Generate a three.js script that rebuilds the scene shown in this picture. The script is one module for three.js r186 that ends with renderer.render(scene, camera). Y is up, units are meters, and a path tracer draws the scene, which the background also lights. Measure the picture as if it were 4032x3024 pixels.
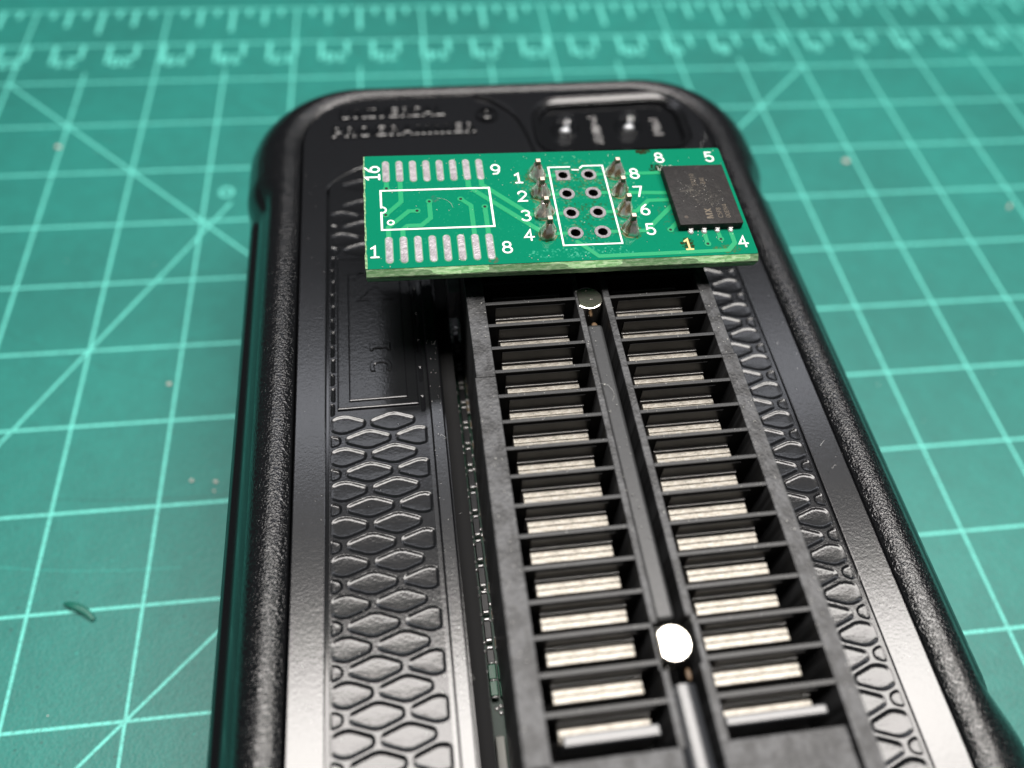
import * as THREE from 'three';
import { FontLoader } from 'three/addons/loaders/FontLoader.js';
import { TextGeometry } from 'three/addons/geometries/TextGeometry.js';
import { RectAreaLightUniformsLib } from 'three/addons/lights/RectAreaLightUniformsLib.js';
import { mergeGeometries, mergeVertices, toCreasedNormals } from 'three/addons/utils/BufferGeometryUtils.js';
import { RoundedBoxGeometry } from 'three/addons/geometries/RoundedBoxGeometry.js';

// ---------------------------------------------------------------- camera, lamps, exposure
const MM = 0.001, TOP = 37.1;                        // lengths below are millimetres; the socket's top lies TOP above the mat
const scene = new THREE.Scene();
const camera = new THREE.PerspectiveCamera(51.5576, 4 / 3, 0.004, 6);
camera.position.set(-7.7465 * MM, (54.8135 + TOP) * MM, 47.0205 * MM);
camera.rotation.set(-0.95559, -0.19956, 0.08632, 'YXZ');
camera.focus = 0.0712;
camera.userData.fStop = 16;
scene.add(camera);
const renderer = new THREE.WebGLRenderer({ antialias: true });
renderer.toneMapping = THREE.LinearToneMapping;
renderer.toneMappingExposure = 1;
renderer.shadowMap.enabled = true;
scene.background = new THREE.Color().setRGB(0.02, 0.022, 0.025);
RectAreaLightUniformsLib.init();
function areaLamp(name, color, intensity, w, h, at, to) {
  const l = new THREE.RectAreaLight(color, intensity, w, h);
  l.name = name; l.position.set(...at.map((v) => v * MM)); l.lookAt(...to.map((v) => v * MM)); scene.add(l);
}
areaLamp('bench_lamp', 0xfffaf5, 21, 0.54, 0.13, [84, 412 + TOP, -32], [84, TOP, -20]);
areaLamp('ceiling_lamp', 0xf3f6ff, 5.4, 1.5, 0.15, [250, 1260 + TOP, -840], [250, TOP, 0]);

// ---------------------------------------------------------------- helpers
let seed = 7;
const rnd = () => { seed = (seed + 0x6d2b79f5) | 0; let t = Math.imul(seed ^ (seed >>> 15), 1 | seed); t = (t + Math.imul(t ^ (t >>> 7), 61 | t)) ^ t; return ((t ^ (t >>> 14)) >>> 0) / 4294967296; };
const rr = (a, b) => a + (b - a) * rnd();
const lerp = THREE.MathUtils.lerp, smooth = THREE.MathUtils.smoothstep;
const hash = (x, y, s) => { let h = Math.imul(x, 374761393) + Math.imul(y, 668265263) + Math.imul(s, 2147483647 - 5041); h = Math.imul(h ^ (h >>> 13), 1274126177); return ((h ^ (h >>> 16)) >>> 0) / 4294967296; };
function noise(x, y, period, s) {                     // value noise that repeats after period cells
  const x0 = Math.floor(x), y0 = Math.floor(y), fx = x - x0, fy = y - y0, w = (n) => ((n % period) + period) % period;
  const u = fx * fx * (3 - 2 * fx), v = fy * fy * (3 - 2 * fy);
  return lerp(lerp(hash(w(x0), w(y0), s), hash(w(x0 + 1), w(y0), s), u), lerp(hash(w(x0), w(y0 + 1), s), hash(w(x0 + 1), w(y0 + 1), s), u), v);
}
function texture(n, fn, srgb, m = n) {
  const d = new Uint8Array(n * m * 4);
  for (let y = 0; y < m; y++) for (let x = 0; x < n; x++) {
    const c = fn(x / n, y / m), k = (y * n + x) * 4;
    for (let i = 0; i < 3; i++) d[k + i] = 255 * THREE.MathUtils.clamp(Array.isArray(c) ? c[i] : c, 0, 1);
    d[k + 3] = 255;
  }
  const t = new THREE.DataTexture(d, n, m);
  t.wrapS = t.wrapT = THREE.RepeatWrapping; t.magFilter = THREE.LinearFilter; if (srgb) t.colorSpace = THREE.SRGBColorSpace;
  t.needsUpdate = true;
  return t;
}
const rgb = (r, g, b) => new THREE.Color().setRGB(r, g, b);
const names = new Map();
function numbered(n) { const k = names.get(n) ?? 0; names.set(n, k + 1); return k ? n + '_' + String(k).padStart(3, '0') : n; }
function thing(name, label, category, [x, y, z]) {
  const g = new THREE.Group(); g.name = numbered(name); g.position.set(x * MM, y * MM, z * MM); g.userData = { label, category };
  g.shift = [-x, TOP - y, -z]; scene.add(g);
  return g;
}
function uvPlane(g, tile) {
  const p = g.attributes.position, uv = new Float32Array(p.count * 2);
  for (let i = 0; i < p.count; i++) { uv[i * 2] = p.getX(i) / tile; uv[i * 2 + 1] = p.getZ(i) / tile; }
  g.setAttribute('uv', new THREE.BufferAttribute(uv, 2));
  return g;
}
function mesh(name, geo, mat, parent, shift, tile) {  // geo in millimetres
  const list = Array.isArray(geo) ? geo : [geo];
  let g = list.length > 1 ? mergeGeometries(list.map((q) => { q = q.index ? q.toNonIndexed() : q; for (const k of Object.keys(q.attributes)) if (!['position', 'normal', 'uv'].includes(k)) q.deleteAttribute(k); return q; })) : list[0].clone();
  if (tile) uvPlane(g, tile);
  if (shift) g.translate(...shift);
  g.scale(MM, MM, MM);
  const m = new THREE.Mesh(g, mat); m.name = numbered(name); m.castShadow = m.receiveShadow = true;
  parent.add(m);
  return m;
}
function copy(m, x, y, z, parent) {
  const c = m.clone(); c.name = numbered(m.name.replace(/_\d{3}$/, '')); c.position.set(x * MM, y * MM, z * MM); (parent ?? m.parent).add(c);
  for (const k of c.children) k.name = numbered(k.name.replace(/_\d{3}$/, ''));
  return c;
}
const shapeOf = (pts) => new THREE.Shape(pts.map(([x, z]) => new THREE.Vector2(x, -z)));
const pathOf = (pts) => new THREE.Path(pts.map(([x, z]) => new THREE.Vector2(x, -z)));
function slab(pts, y0, y1, bevel = 0, holes = [], seg = 2, wide = bevel) {   // outline in x, z
  const turn = (q) => Math.sign(q.reduce((t, p, i) => t + p[0] * q[(i + 1) % q.length][1] - p[1] * q[(i + 1) % q.length][0], 0));
  const s = shapeOf(pts); for (const h of holes) s.holes.push(pathOf(turn(h) === turn(pts) ? [...h].reverse() : h));
  const g = new THREE.ExtrudeGeometry(s, bevel ? { depth: y1 - y0 - 2 * bevel, bevelEnabled: true, bevelThickness: bevel, bevelSize: wide, bevelOffset: -wide, bevelSegments: seg, curveSegments: 1 } : { depth: y1 - y0, bevelEnabled: false, curveSegments: 1 });
  g.rotateX(-Math.PI / 2); g.translate(0, y0 + bevel, 0);
  return g;
}
function box(x0, x1, y0, y1, z0, z1, r = 0) {
  const g = r ? new RoundedBoxGeometry(x1 - x0, y1 - y0, z1 - z0, 2, r) : new THREE.BoxGeometry(x1 - x0, y1 - y0, z1 - z0);
  g.translate((x0 + x1) / 2, (y0 + y1) / 2, (z0 + z1) / 2);
  return g;
}
const rect = (x0, x1, z0, z1) => [[x0, z0], [x1, z0], [x1, z1], [x0, z1]];
const circle = (cx, cz, r, n = 20) => Array.from({ length: n }, (_, i) => [cx + r * Math.cos((i / n) * 2 * Math.PI), cz + r * Math.sin((i / n) * 2 * Math.PI)]);
function rounded(pts, r, n = 4) {
  const out = [], N = pts.length;
  for (let i = 0; i < N; i++) {
    const a = pts[(i + N - 1) % N], b = pts[i], c = pts[(i + 1) % N], la = Math.hypot(a[0] - b[0], a[1] - b[1]), lc = Math.hypot(c[0] - b[0], c[1] - b[1]);
    const d = Math.min(typeof r === 'function' ? r(i) : r, la * 0.48, lc * 0.48), p = [lerp(b[0], a[0], d / la), lerp(b[1], a[1], d / la)], q = [lerp(b[0], c[0], d / lc), lerp(b[1], c[1], d / lc)];
    for (let k = 0; k <= n; k++) { const t = k / n, s = 1 - t; out.push([s * s * p[0] + 2 * s * t * b[0] + t * t * q[0], s * s * p[1] + 2 * s * t * b[1] + t * t * q[1]]); }
  }
  return out;
}
function clip(poly, axis, value, keepGreater) {
  const out = [], inside = (p) => (keepGreater ? p[axis] >= value : p[axis] <= value);
  poly.forEach((a, i) => {
    const b = poly[(i + 1) % poly.length], ia = inside(a), ib = inside(b);
    if (ia) out.push(a);
    if (ia !== ib) { const t = (value - a[axis]) / (b[axis] - a[axis]); out.push([lerp(a[0], b[0], t), lerp(a[1], b[1], t)]); }
  });
  return out;
}
// a drawn line of even width as a thin raised solid: mitred corners, round ends
function ribbon(pts, w, y0, y1, closed = false, caps = true) {
  const h = w / 2, N = pts.length, off = (i, s) => {
    const a = pts[closed ? (i + N - 1) % N : Math.max(0, i - 1)], b = pts[i], c = pts[closed ? (i + 1) % N : Math.min(N - 1, i + 1)];
    const n = (p, q) => { const l = Math.hypot(q[0] - p[0], q[1] - p[1]) || 1; return [-(q[1] - p[1]) / l, (q[0] - p[0]) / l]; };
    let n1 = i === 0 && !closed ? n(b, c) : n(a, b), n2 = i === N - 1 && !closed ? n(a, b) : n(b, c);
    const mx = n1[0] + n2[0], mz = n1[1] + n2[1], k = 2 / Math.max(0.5, mx * mx + mz * mz);
    return [b[0] + s * h * mx * k, b[1] + s * h * mz * k];
  };
  const L = pts.map((_, i) => off(i, 1)), R = pts.map((_, i) => off(i, -1));
  if (closed) {
    const area = (q) => Math.abs(q.reduce((s, p, i) => s + p[0] * q[(i + 1) % N][1] - p[1] * q[(i + 1) % N][0], 0));
    return area(L) > area(R) ? slab(L, y0, y1, 0, [R]) : slab(R, y0, y1, 0, [L]);
  }
  const cap = (i, j) => {
    const [cx, cz] = pts[i], a = Math.atan2(pts[i][1] - pts[j][1], pts[i][0] - pts[j][0]);
    return [-60, -30, 0, 30, 60].map((d) => [cx + h * Math.cos(a + (d * Math.PI) / 180), cz + h * Math.sin(a + (d * Math.PI) / 180)]);
  };
  return slab([...L, ...(caps ? cap(N - 1, N - 2).reverse() : []), ...R.reverse(), ...(caps ? cap(0, 1).reverse() : [])], y0, y1);
}
const arc = (cx, cy, rx, ry, a0, a1, n = 10) => Array.from({ length: n + 1 }, (_, i) => { const a = ((a0 + ((a1 - a0) * i) / n) * Math.PI) / 180; return [cx + rx * Math.cos(a), cy + ry * Math.sin(a)]; });
// line digits of a circuit board in a box 0..0.6 by 0..1, y up: lists of [points, closed]
const DIGITS = {
  1: [[[[0.08, 0.8], [0.32, 0.98], [0.32, 0.02]]], [[[0.08, 0], [0.56, 0]]]],
  2: [[[...arc(0.3, 0.72, 0.28, 0.28, 170, -30, 9), [0.02, 0.02], [0.6, 0.02]]]],
  3: [[[...arc(0.28, 0.76, 0.27, 0.24, 150, -85, 9)]], [[...arc(0.28, 0.27, 0.31, 0.27, 85, -155, 10)]]],
  4: [[[[0.42, 0], [0.42, 0.98], [0, 0.3], [0.62, 0.3]]]],
  5: [[[[0.52, 1], [0.1, 1], [0.06, 0.54], [0.17, 0.61], ...arc(0.28, 0.32, 0.31, 0.32, 85, -150, 10)]]],
  6: [[[...arc(0.3, 0.3, 0.29, 0.3, 0, 340, 16)], true], [[[0.02, 0.36], [0.12, 0.7], [0.46, 1]]]],
  7: [[[[0, 1], [0.58, 1], [0.24, 0]]]],
  8: [[[...arc(0.3, 0.76, 0.25, 0.24, 0, 340, 14)], true], [[...arc(0.3, 0.26, 0.3, 0.27, 0, 340, 14)], true]],
  9: [[[...arc(0.3, 0.68, 0.29, 0.31, 0, 340, 16)], true], [[[0.59, 0.66], [0.55, 0.3], [0.4, 0.06], [0.1, 0.02]]]],
};
function digit(d, cx, cz, h, w, y, turn = 0) {        // turn 1: reads away from the viewer, tops to the left
  return DIGITS[d].map(([pts, closed], k) => ribbon(pts.map(([x, z]) => { const a = (x - 0.3) * h, b = (z - 0.5) * h; return turn ? [cx - b, cz - a] : [cx + a, cz - b]; }), w, y, y + 0.036 + k * 0.004, closed));
}
const font = await new FontLoader().loadAsync('fonts/droid/droid_sans_bold.typeface.json');
const fontRegular = await new FontLoader().loadAsync('fonts/droid/droid_sans_regular.typeface.json');
// text lying face up: reading and up give the directions of the line and of the letters' tops
function text(s, size, depth, at, reading, up, bevel = 0, f = font, seg = 3, spread = 1) {
  const g = new TextGeometry(s, { font: f, size, depth, curveSegments: seg, bevelEnabled: bevel > 0, bevelThickness: bevel * 0.6, bevelSize: bevel * 1.15, bevelOffset: -bevel * 0.55, bevelSegments: 1 });
  g.computeBoundingBox(); g.translate(-(g.boundingBox.min.x + g.boundingBox.max.x) / 2, -(g.boundingBox.min.y + g.boundingBox.max.y) / 2, 0); g.scale(spread, 1, 1);
  const r = new THREE.Vector3(...reading), u = new THREE.Vector3(...up);
  g.applyMatrix4(new THREE.Matrix4().makeBasis(r, u, r.clone().cross(u)).setPosition(...at));
  return g;
}
const RIGHT = [1, 0, 0], FAR = [0, 0, -1], LEFT = [-1, 0, 0], NEAR = [0, 0, 1];

// ---------------------------------------------------------------- materials
const grainTex = texture(512, (u, v) => { const a = noise(u * 44, v * 44, 44, 3), b = noise(u * 88, v * 88, 88, 4), c = noise(u * 22, v * 22, 22, 5); return smooth(a * 0.6 + b * 0.3 + c * 0.1, 0.25, 0.8); });
const fineTex = texture(512, (u, v) => 0.5 * noise(u * 60, v * 60, 60, 6) + 0.3 * noise(u * 120, v * 120, 120, 7) + 0.2 * noise(u * 16, v * 16, 16, 8));
const blotchTex = texture(512, (u, v) => { const a = 0.45 * noise(u * 9, v * 9, 9, 11) + 0.35 * noise(u * 27, v * 27, 27, 12) + 0.2 * noise(u * 90, v * 90, 90, 13), k = 0.6 + 0.65 * smooth(a, 0.25, 0.75); return [0.235 * k + 0.015, 0.238 * k + 0.015, 0.245 * k + 0.015]; }, true);
const streakTex = texture(256, (u, v) => { const k = 0.74 + 0.22 * noise(u * 6, v * 60, 420, 61) + 0.2 * noise(u * 30, v * 30, 420, 62), d = noise(u * 40, v * 40, 420, 63) > 0.86 ? 0.75 : 1; return [k * d, k * d * 0.98, k * d * 0.94]; }, true);
const tinTex = texture(256, (u, v) => { const k = 0.74 + 0.18 * noise(u * 14, v * 14, 14, 81) + 0.1 * noise(u * 50, v * 50, 50, 82); return [k, k * 0.985, k]; }, true);
const fluxTex = texture(256, (u, v) => { const k = 0.7 + 0.35 * noise(u * 10, v * 10, 10, 91), b = smooth(noise(u * 16, v * 16, 16, 92), 0.5, 0.75); return [k * lerp(1, 0.72, b), k * lerp(0.99, 0.63, b), k * lerp(0.98, 0.52, b)]; }, true);
const black = (o) => new THREE.MeshPhysicalMaterial({ color: rgb(0.006, 0.0064, 0.0072), roughness: 0.3, ...o });
const M = {
  grain: black({ roughness: 0.15, ior: 1.5, bumpMap: grainTex, bumpScale: 3e-5 }),
  trim: black({ ior: 1.62, roughness: 0.21, bumpMap: fineTex, bumpScale: 6e-6, color: rgb(0.007, 0.0074, 0.0085) }),
  floor: black({ ior: 1.48, roughness: 0.19, bumpMap: fineTex, bumpScale: 7e-6 }),
  hex: black({ ior: 1.48, roughness: 0.19, bumpMap: fineTex, bumpScale: 7e-6, color: rgb(0.007, 0.0075, 0.0085) }),
  gloss: black({ roughness: 0.12 }),
  socket: new THREE.MeshPhysicalMaterial({ map: blotchTex, color: rgb(0.85, 0.85, 0.85), roughness: 0.5, bumpMap: grainTex, bumpScale: 2e-5 }),
  divider: black({ color: rgb(0.024, 0.0245, 0.025), roughness: 0.45, bumpMap: fineTex, bumpScale: 1e-5 }),
  slot: black({ color: rgb(0.005, 0.005, 0.0055), roughness: 0.85 }),
  slider: black({ color: rgb(0.012, 0.012, 0.013), roughness: 0.35 }),
  rod: black({ color: rgb(0.03, 0.031, 0.032), roughness: 0.4, bumpMap: fineTex, bumpScale: 1e-5 }),
  shinyRod: black({ ior: 1.65, color: rgb(0.03, 0.032, 0.036), roughness: 0.3, bumpMap: fineTex, bumpScale: 8e-6 }),
  contact: new THREE.MeshPhysicalMaterial({ map: streakTex, color: rgb(0.31, 0.3, 0.285), metalness: 0.6, roughness: 0.42, bumpMap: fineTex, bumpScale: 1.5e-5 }),
  leaf: new THREE.MeshPhysicalMaterial({ color: rgb(0.5, 0.49, 0.48), metalness: 0.9, roughness: 0.4 }),
  rivet: new THREE.MeshPhysicalMaterial({ color: rgb(0.82, 0.78, 0.7), metalness: 1, roughness: 0.2 }),
  steel: new THREE.MeshPhysicalMaterial({ color: rgb(0.42, 0.43, 0.46), metalness: 0.9, roughness: 0.35 }),
  solder: new THREE.MeshPhysicalMaterial({ color: rgb(0.72, 0.71, 0.7), metalness: 0.5, roughness: 0.25 }),
  tin: new THREE.MeshPhysicalMaterial({ map: tinTex, color: rgb(0.44, 0.425, 0.435), metalness: 0.45, roughness: 0.5, bumpMap: grainTex, bumpScale: 2e-5 }),
  white: new THREE.MeshPhysicalMaterial({ color: rgb(0.78, 0.8, 0.78), roughness: 0.6 }),
  trace: new THREE.MeshPhysicalMaterial({ color: rgb(0.01, 0.27, 0.11), roughness: 0.3 }),
  hole: new THREE.MeshPhysicalMaterial({ color: rgb(0.004, 0.004, 0.004), roughness: 0.8 }),
  via: new THREE.MeshPhysicalMaterial({ color: rgb(0.003, 0.05, 0.025), roughness: 0.4 }),
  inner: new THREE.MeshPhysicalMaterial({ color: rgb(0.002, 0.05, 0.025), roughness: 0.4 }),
  led: new THREE.MeshPhysicalMaterial({ color: rgb(0.95, 0.96, 0.97), transmission: 1, thickness: 0, ior: 1.5, roughness: 0.04 }),
};

// ---------------------------------------------------------------- cutting mat
const mat = thing('cutting_mat', 'green cutting mat with pale grid lines lying under the black programmer', 'cutting mat', [10.0718, 0, -39.6704]);
mat.rotation.y = -0.01452;
{
  const off = [-88.9, 0, -50.8];                      // u, v of the print from its corner
  const N = 1536, W = 240;                            // one stretch of worn surface, not repeated in view
  const cuts = Array.from({ length: 46 }, () => { const x = rr(0, W), y = rr(0, W), a = rr(0, 6.28), l = rr(4, 42); return [x, y, Math.cos(a), Math.sin(a), l, rr(0.05, 0.2), rnd() < 0.55 ? 1 : -1]; });
  const marks = new Float32Array(N * N);
  for (const [x, y, c, d, l, k, sgn] of cuts) for (let t = 0; t < l; t += 0.08) { const b = 0.15 * t * t / l, px = Math.floor(((x + c * t - d * b) / W) * N), py = Math.floor(((y + d * t + c * b) / W) * N); if (px > 0 && py > 0 && px < N && py < N) marks[py * N + px] += sgn * k * (0.4 + rnd()); }
  for (let q = 0; q < 5000; q++) { const px = Math.floor(rnd() * N), py = Math.floor(rnd() * N); marks[py * N + px] += rr(-0.5, 0.4); if (rnd() < 0.3) marks[py * N + Math.min(N - 1, px + 1)] += rr(-0.4, 0.3); }
  const tone = texture(N, (u, v) => {
    const a = noise(u * 14, v * 14, 14, 21), b = noise(u * 130, v * 130, 130, 22), x = Math.floor(u * N + 0.5), y = Math.floor(v * N + 0.5), c = hash(x, y, 23), k = 0.91 + 0.1 * a + 0.06 * b + 0.13 * (c - 0.5) + marks[Math.min(N * N - 1, y * N + x)];
    return [0.115 * k, 0.452 * k, 0.415 * k];
  }, true);
  const pits = grainTex.clone(); pits.repeat.set(20, 20); pits.needsUpdate = true;
  const sheetMat = new THREE.MeshPhysicalMaterial({ map: tone, roughness: 0.5, bumpMap: pits, bumpScale: 1.4e-5 });
  const sheet = mesh('mat_sheet', slab(rounded(rect(-70, 280, -34, 200), 6), -3, 0, 0.3), sheetMat, mat, off, W);
  const worn = texture(512, (u, v) => { const k = 0.9 + 0.1 * noise(u * 30, v * 30, 30, 71), d = noise(u * 100, v * 100, 100, 72) > 0.8 ? 0.72 : 1; return k * d; }, true);
  const lineMat = new THREE.MeshPhysicalMaterial({ map: worn, color: rgb(0.15, 0.68, 0.58), roughness: 0.5, bumpMap: fineTex, bumpScale: 1e-5 });
  const P = 12.7, w = 0.36, bar = (x0, x1, z0, z1, y) => box(x0, x1, y - 0.03, y, z0, z1), grid = [];
  for (let i = -5; i <= 21; i++) grid.push(bar(i * P - w / 2, i * P + w / 2, i % 2 ? -3 : -24.1, 196, 0.02));
  for (let j = 0; j <= 15; j++) grid.push(bar(-68, 278, j * P - w / 2, j * P + w / 2, 0.026));
  mesh('grid_line', grid, lineMat, mat, off, 10);
  const diag = (u0, v0, u1, v1, y) => ribbon([[u0, v0], [u1, v1]], w, y - 0.03, y, false, false);
  mesh('angle_line', [diag(0, 0, 190, 190, 0.032), diag(152.4, 0, -40, 192.4, 0.032), diag(42.4, 33.9, -45, 185.3, 0.038)], lineMat, mat, off, 10);
  const ticks = [bar(-68, 278, -11.9 - w / 2, -11.9 + w / 2, 0.026), bar(-68, 278, -24.1 - w / 2, -24.1 + w / 2, 0.026)], numerals = [];
  for (let k = -20; k <= 84; k++) if (k % 8) { const L = k % 4 === 0 ? 8 : k % 2 === 0 ? 5.6 : 2.4; ticks.push(bar(k * 3.175 - 0.36, k * 3.175 + 0.36, -24.1, -24.1 + L, 0.02)); }
  for (let n = -6; n <= 28; n++) {
    const u = 6 + 10 * (21 - n);
    ticks.push(bar(u - 0.36, u + 0.36, -11.9, -5.9, 0.032), bar(u + 4.64, u + 5.36, -11.9, -7.7, 0.032));
    if (n > 0) numerals.push(text(String(n), 2.9, 0.02, [u + (n > 9 ? 2.7 : 1.7), 0.004, -6.5], LEFT, NEAR, 0, font));
  }
  mesh('ruler_tick', ticks, lineMat, mat, off, 10);
  mesh('ruler_numeral', numerals, lineMat, mat, off, 10);
  mesh('degree_mark', [ribbon(circle(41.4, 31.4, 1.0, 24), 0.5, 0, 0.03, true), text('06', 2.6, 0.02, [50.5, 0.004, 31.2], RIGHT, FAR, 0, fontRegular)], lineMat, mat, off, 10);
}

// ---------------------------------------------------------------- programmer: case
const CX = 5.55, CZ = 3.75;
const dev = thing('chip_programmer', 'black rubber-edged chip programmer with long socket on the green mat', 'chip programmer', [CX, 0, CZ]);
const S = dev.shift;
function loop(a, b, r) {                              // rounded rectangle with the same number of points for every ring
  const out = [], side = (p, q, n) => { for (let i = 0; i < n; i++) out.push([lerp(p[0], q[0], i / n), lerp(p[1], q[1], i / n)]); };
  const corner = (cx, cz, a0) => { for (let i = 0; i < 16; i++) { const t = a0 + (i / 16) * Math.PI / 2, e = 0.92; out.push([cx + r * Math.sign(Math.cos(t)) * Math.abs(Math.cos(t)) ** e, cz + r * Math.sign(Math.sin(t)) * Math.abs(Math.sin(t)) ** e]); } };
  side([a, -b + r], [a, b - r], 96); corner(a - r, b - r, 0);
  side([a - r, b], [-a + r, b], 48); corner(-a + r, b - r, Math.PI / 2);
  side([-a, b - r], [-a, -b + r], 96); corner(-a + r, -b + r, Math.PI);
  side([-a + r, -b], [a - r, -b], 48); corner(a - r, -b + r, 1.5 * Math.PI);
  return out;
}
{
  // [half width, y] at the corners, then between them where the sides are drawn in
  const rings = [
    [25.0, -9.2, 25.0, -9.2, 20.1, 9], [25.1, -7.9, 25.1, -7.9, 20.1, 9], [25.25, -7.52, 25.25, -7.52, 20.05, 9.1], [25.85, -7.23, 25.85, -7.23, 19.95, 9.4], [26.45, -6.95, 26.45, -6.95, 19.8, 9.8], [27.2, -7.06, 27.2, -7.06, 19.6, 10.3], [28.2, -7.45, 28.1, -7.45, 19.3, 11], [29.4, -8.1, 28.7, -8.05, 18.9, 12], [30.3, -8.9, 29.0, -8.85, 18.6, 12.5],
    [31.1, -9.8, 29.48, -9.42, 18.5, 13], [31.8, -11, 29.92, -10.05, 18.5, 13.5], [32.2, -12.3, 30.2, -10.65, 18.5, 13.8], [32.4, -13.6, 30.85, -10.98, 18.5, 14], [32.5, -15, 31.35, -11.45, 18.5, 14], [32.5, -17, 31.6, -12.7, 18.5, 14], [32.5, -20, 31.6, -16, 18.5, 14],
    [32.4, -30, 31.6, -30, 18.5, 14], [31.9, -34.5, 31.2, -34.5, 18.5, 13.5], [30, -36.7, 29.6, -36.7, 18.5, 12], [27, -37.05, 27, -37.05, 18.5, 10],
  ];
  const pos = [], uv = [], N = 352;
  const lines = rings.map(([a, ya, ar, yr, ex, r]) => {
    const A = loop(a, a + ex, r), B = loop(ar, ar + ex, r);
    return A.map((p, i) => {
      const q = B[i], along = p[1] < 0 ? smooth(-p[1], 28.2, 32.5) : p[0] > 0 ? smooth(p[1], 31.5, 37) : smooth(p[1], 35, 39), across = 0.45 + 0.55 * smooth(Math.abs(p[0]), 15, 19), t = 1 - (Math.abs(p[1]) > 36 ? across : Math.max(along, 0));
      return [lerp(p[0], q[0], t) + CX, lerp(ya, yr, t), lerp(p[1], q[1], t) + CZ];
    });
  });
  function skin(from, to) {
    const p = [], idx = [], rows = to - from + 1;
    for (let k = from; k <= to; k++) for (let i = 0; i < N + 1; i++) { const q = lines[k][i % N]; p.push(...q); }
    for (let k = 0; k < rows - 1; k++) for (let i = 0; i < N; i++) { const a = k * (N + 1) + i, b = a + 1, c = a + N + 1, d = c + 1; idx.push(a, b, c, b, d, c); }
    const n = lines[0].length; if (n !== N) throw new Error('ring ' + n);
    const g = new THREE.BufferGeometry(); g.setAttribute('position', new THREE.Float32BufferAttribute(p, 3)); g.setIndex(idx); g.computeVertexNormals();
    return g;
  }
  const fix = (g) => { const ny = g.attributes.normal; let s = 0; for (let i = 0; i < ny.count; i++) s += ny.getY(i); if (s < 0) { const id = g.index.array; for (let i = 0; i < id.length; i += 3) { const t = id[i]; id[i] = id[i + 1]; id[i + 1] = t; } g.computeVertexNormals(); } return g; };
  mesh('grained_rim', fix(skin(0, 8)), M.grain, dev, S, 5);
  const side = skin(8, rings.length - 1);
  const flip = (g, ref) => { const id = g.index.array; for (let i = 0; i < id.length; i += 3) { const t = id[i]; id[i] = id[i + 1]; id[i + 1] = t; } g.computeVertexNormals(); return g; };
  { const n = side.attributes.normal, p = side.attributes.position; let s = 0; for (let i = 0; i < n.count; i++) s += n.getX(i) * (p.getX(i) - CX) + n.getZ(i) * (p.getZ(i) - CZ); if (s < 0) flip(side); }
  mesh('side_bumper', side, black({ roughness: 0.16, bumpMap: fineTex, bumpScale: 4e-6 }), dev, S, 12);
  mesh('base_plate', slab(loop(27.4, 46, 10).map(([x, z]) => [x + CX, z + CZ]), -37.09, -36.6), M.gloss, dev, S, 12);
}
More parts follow.
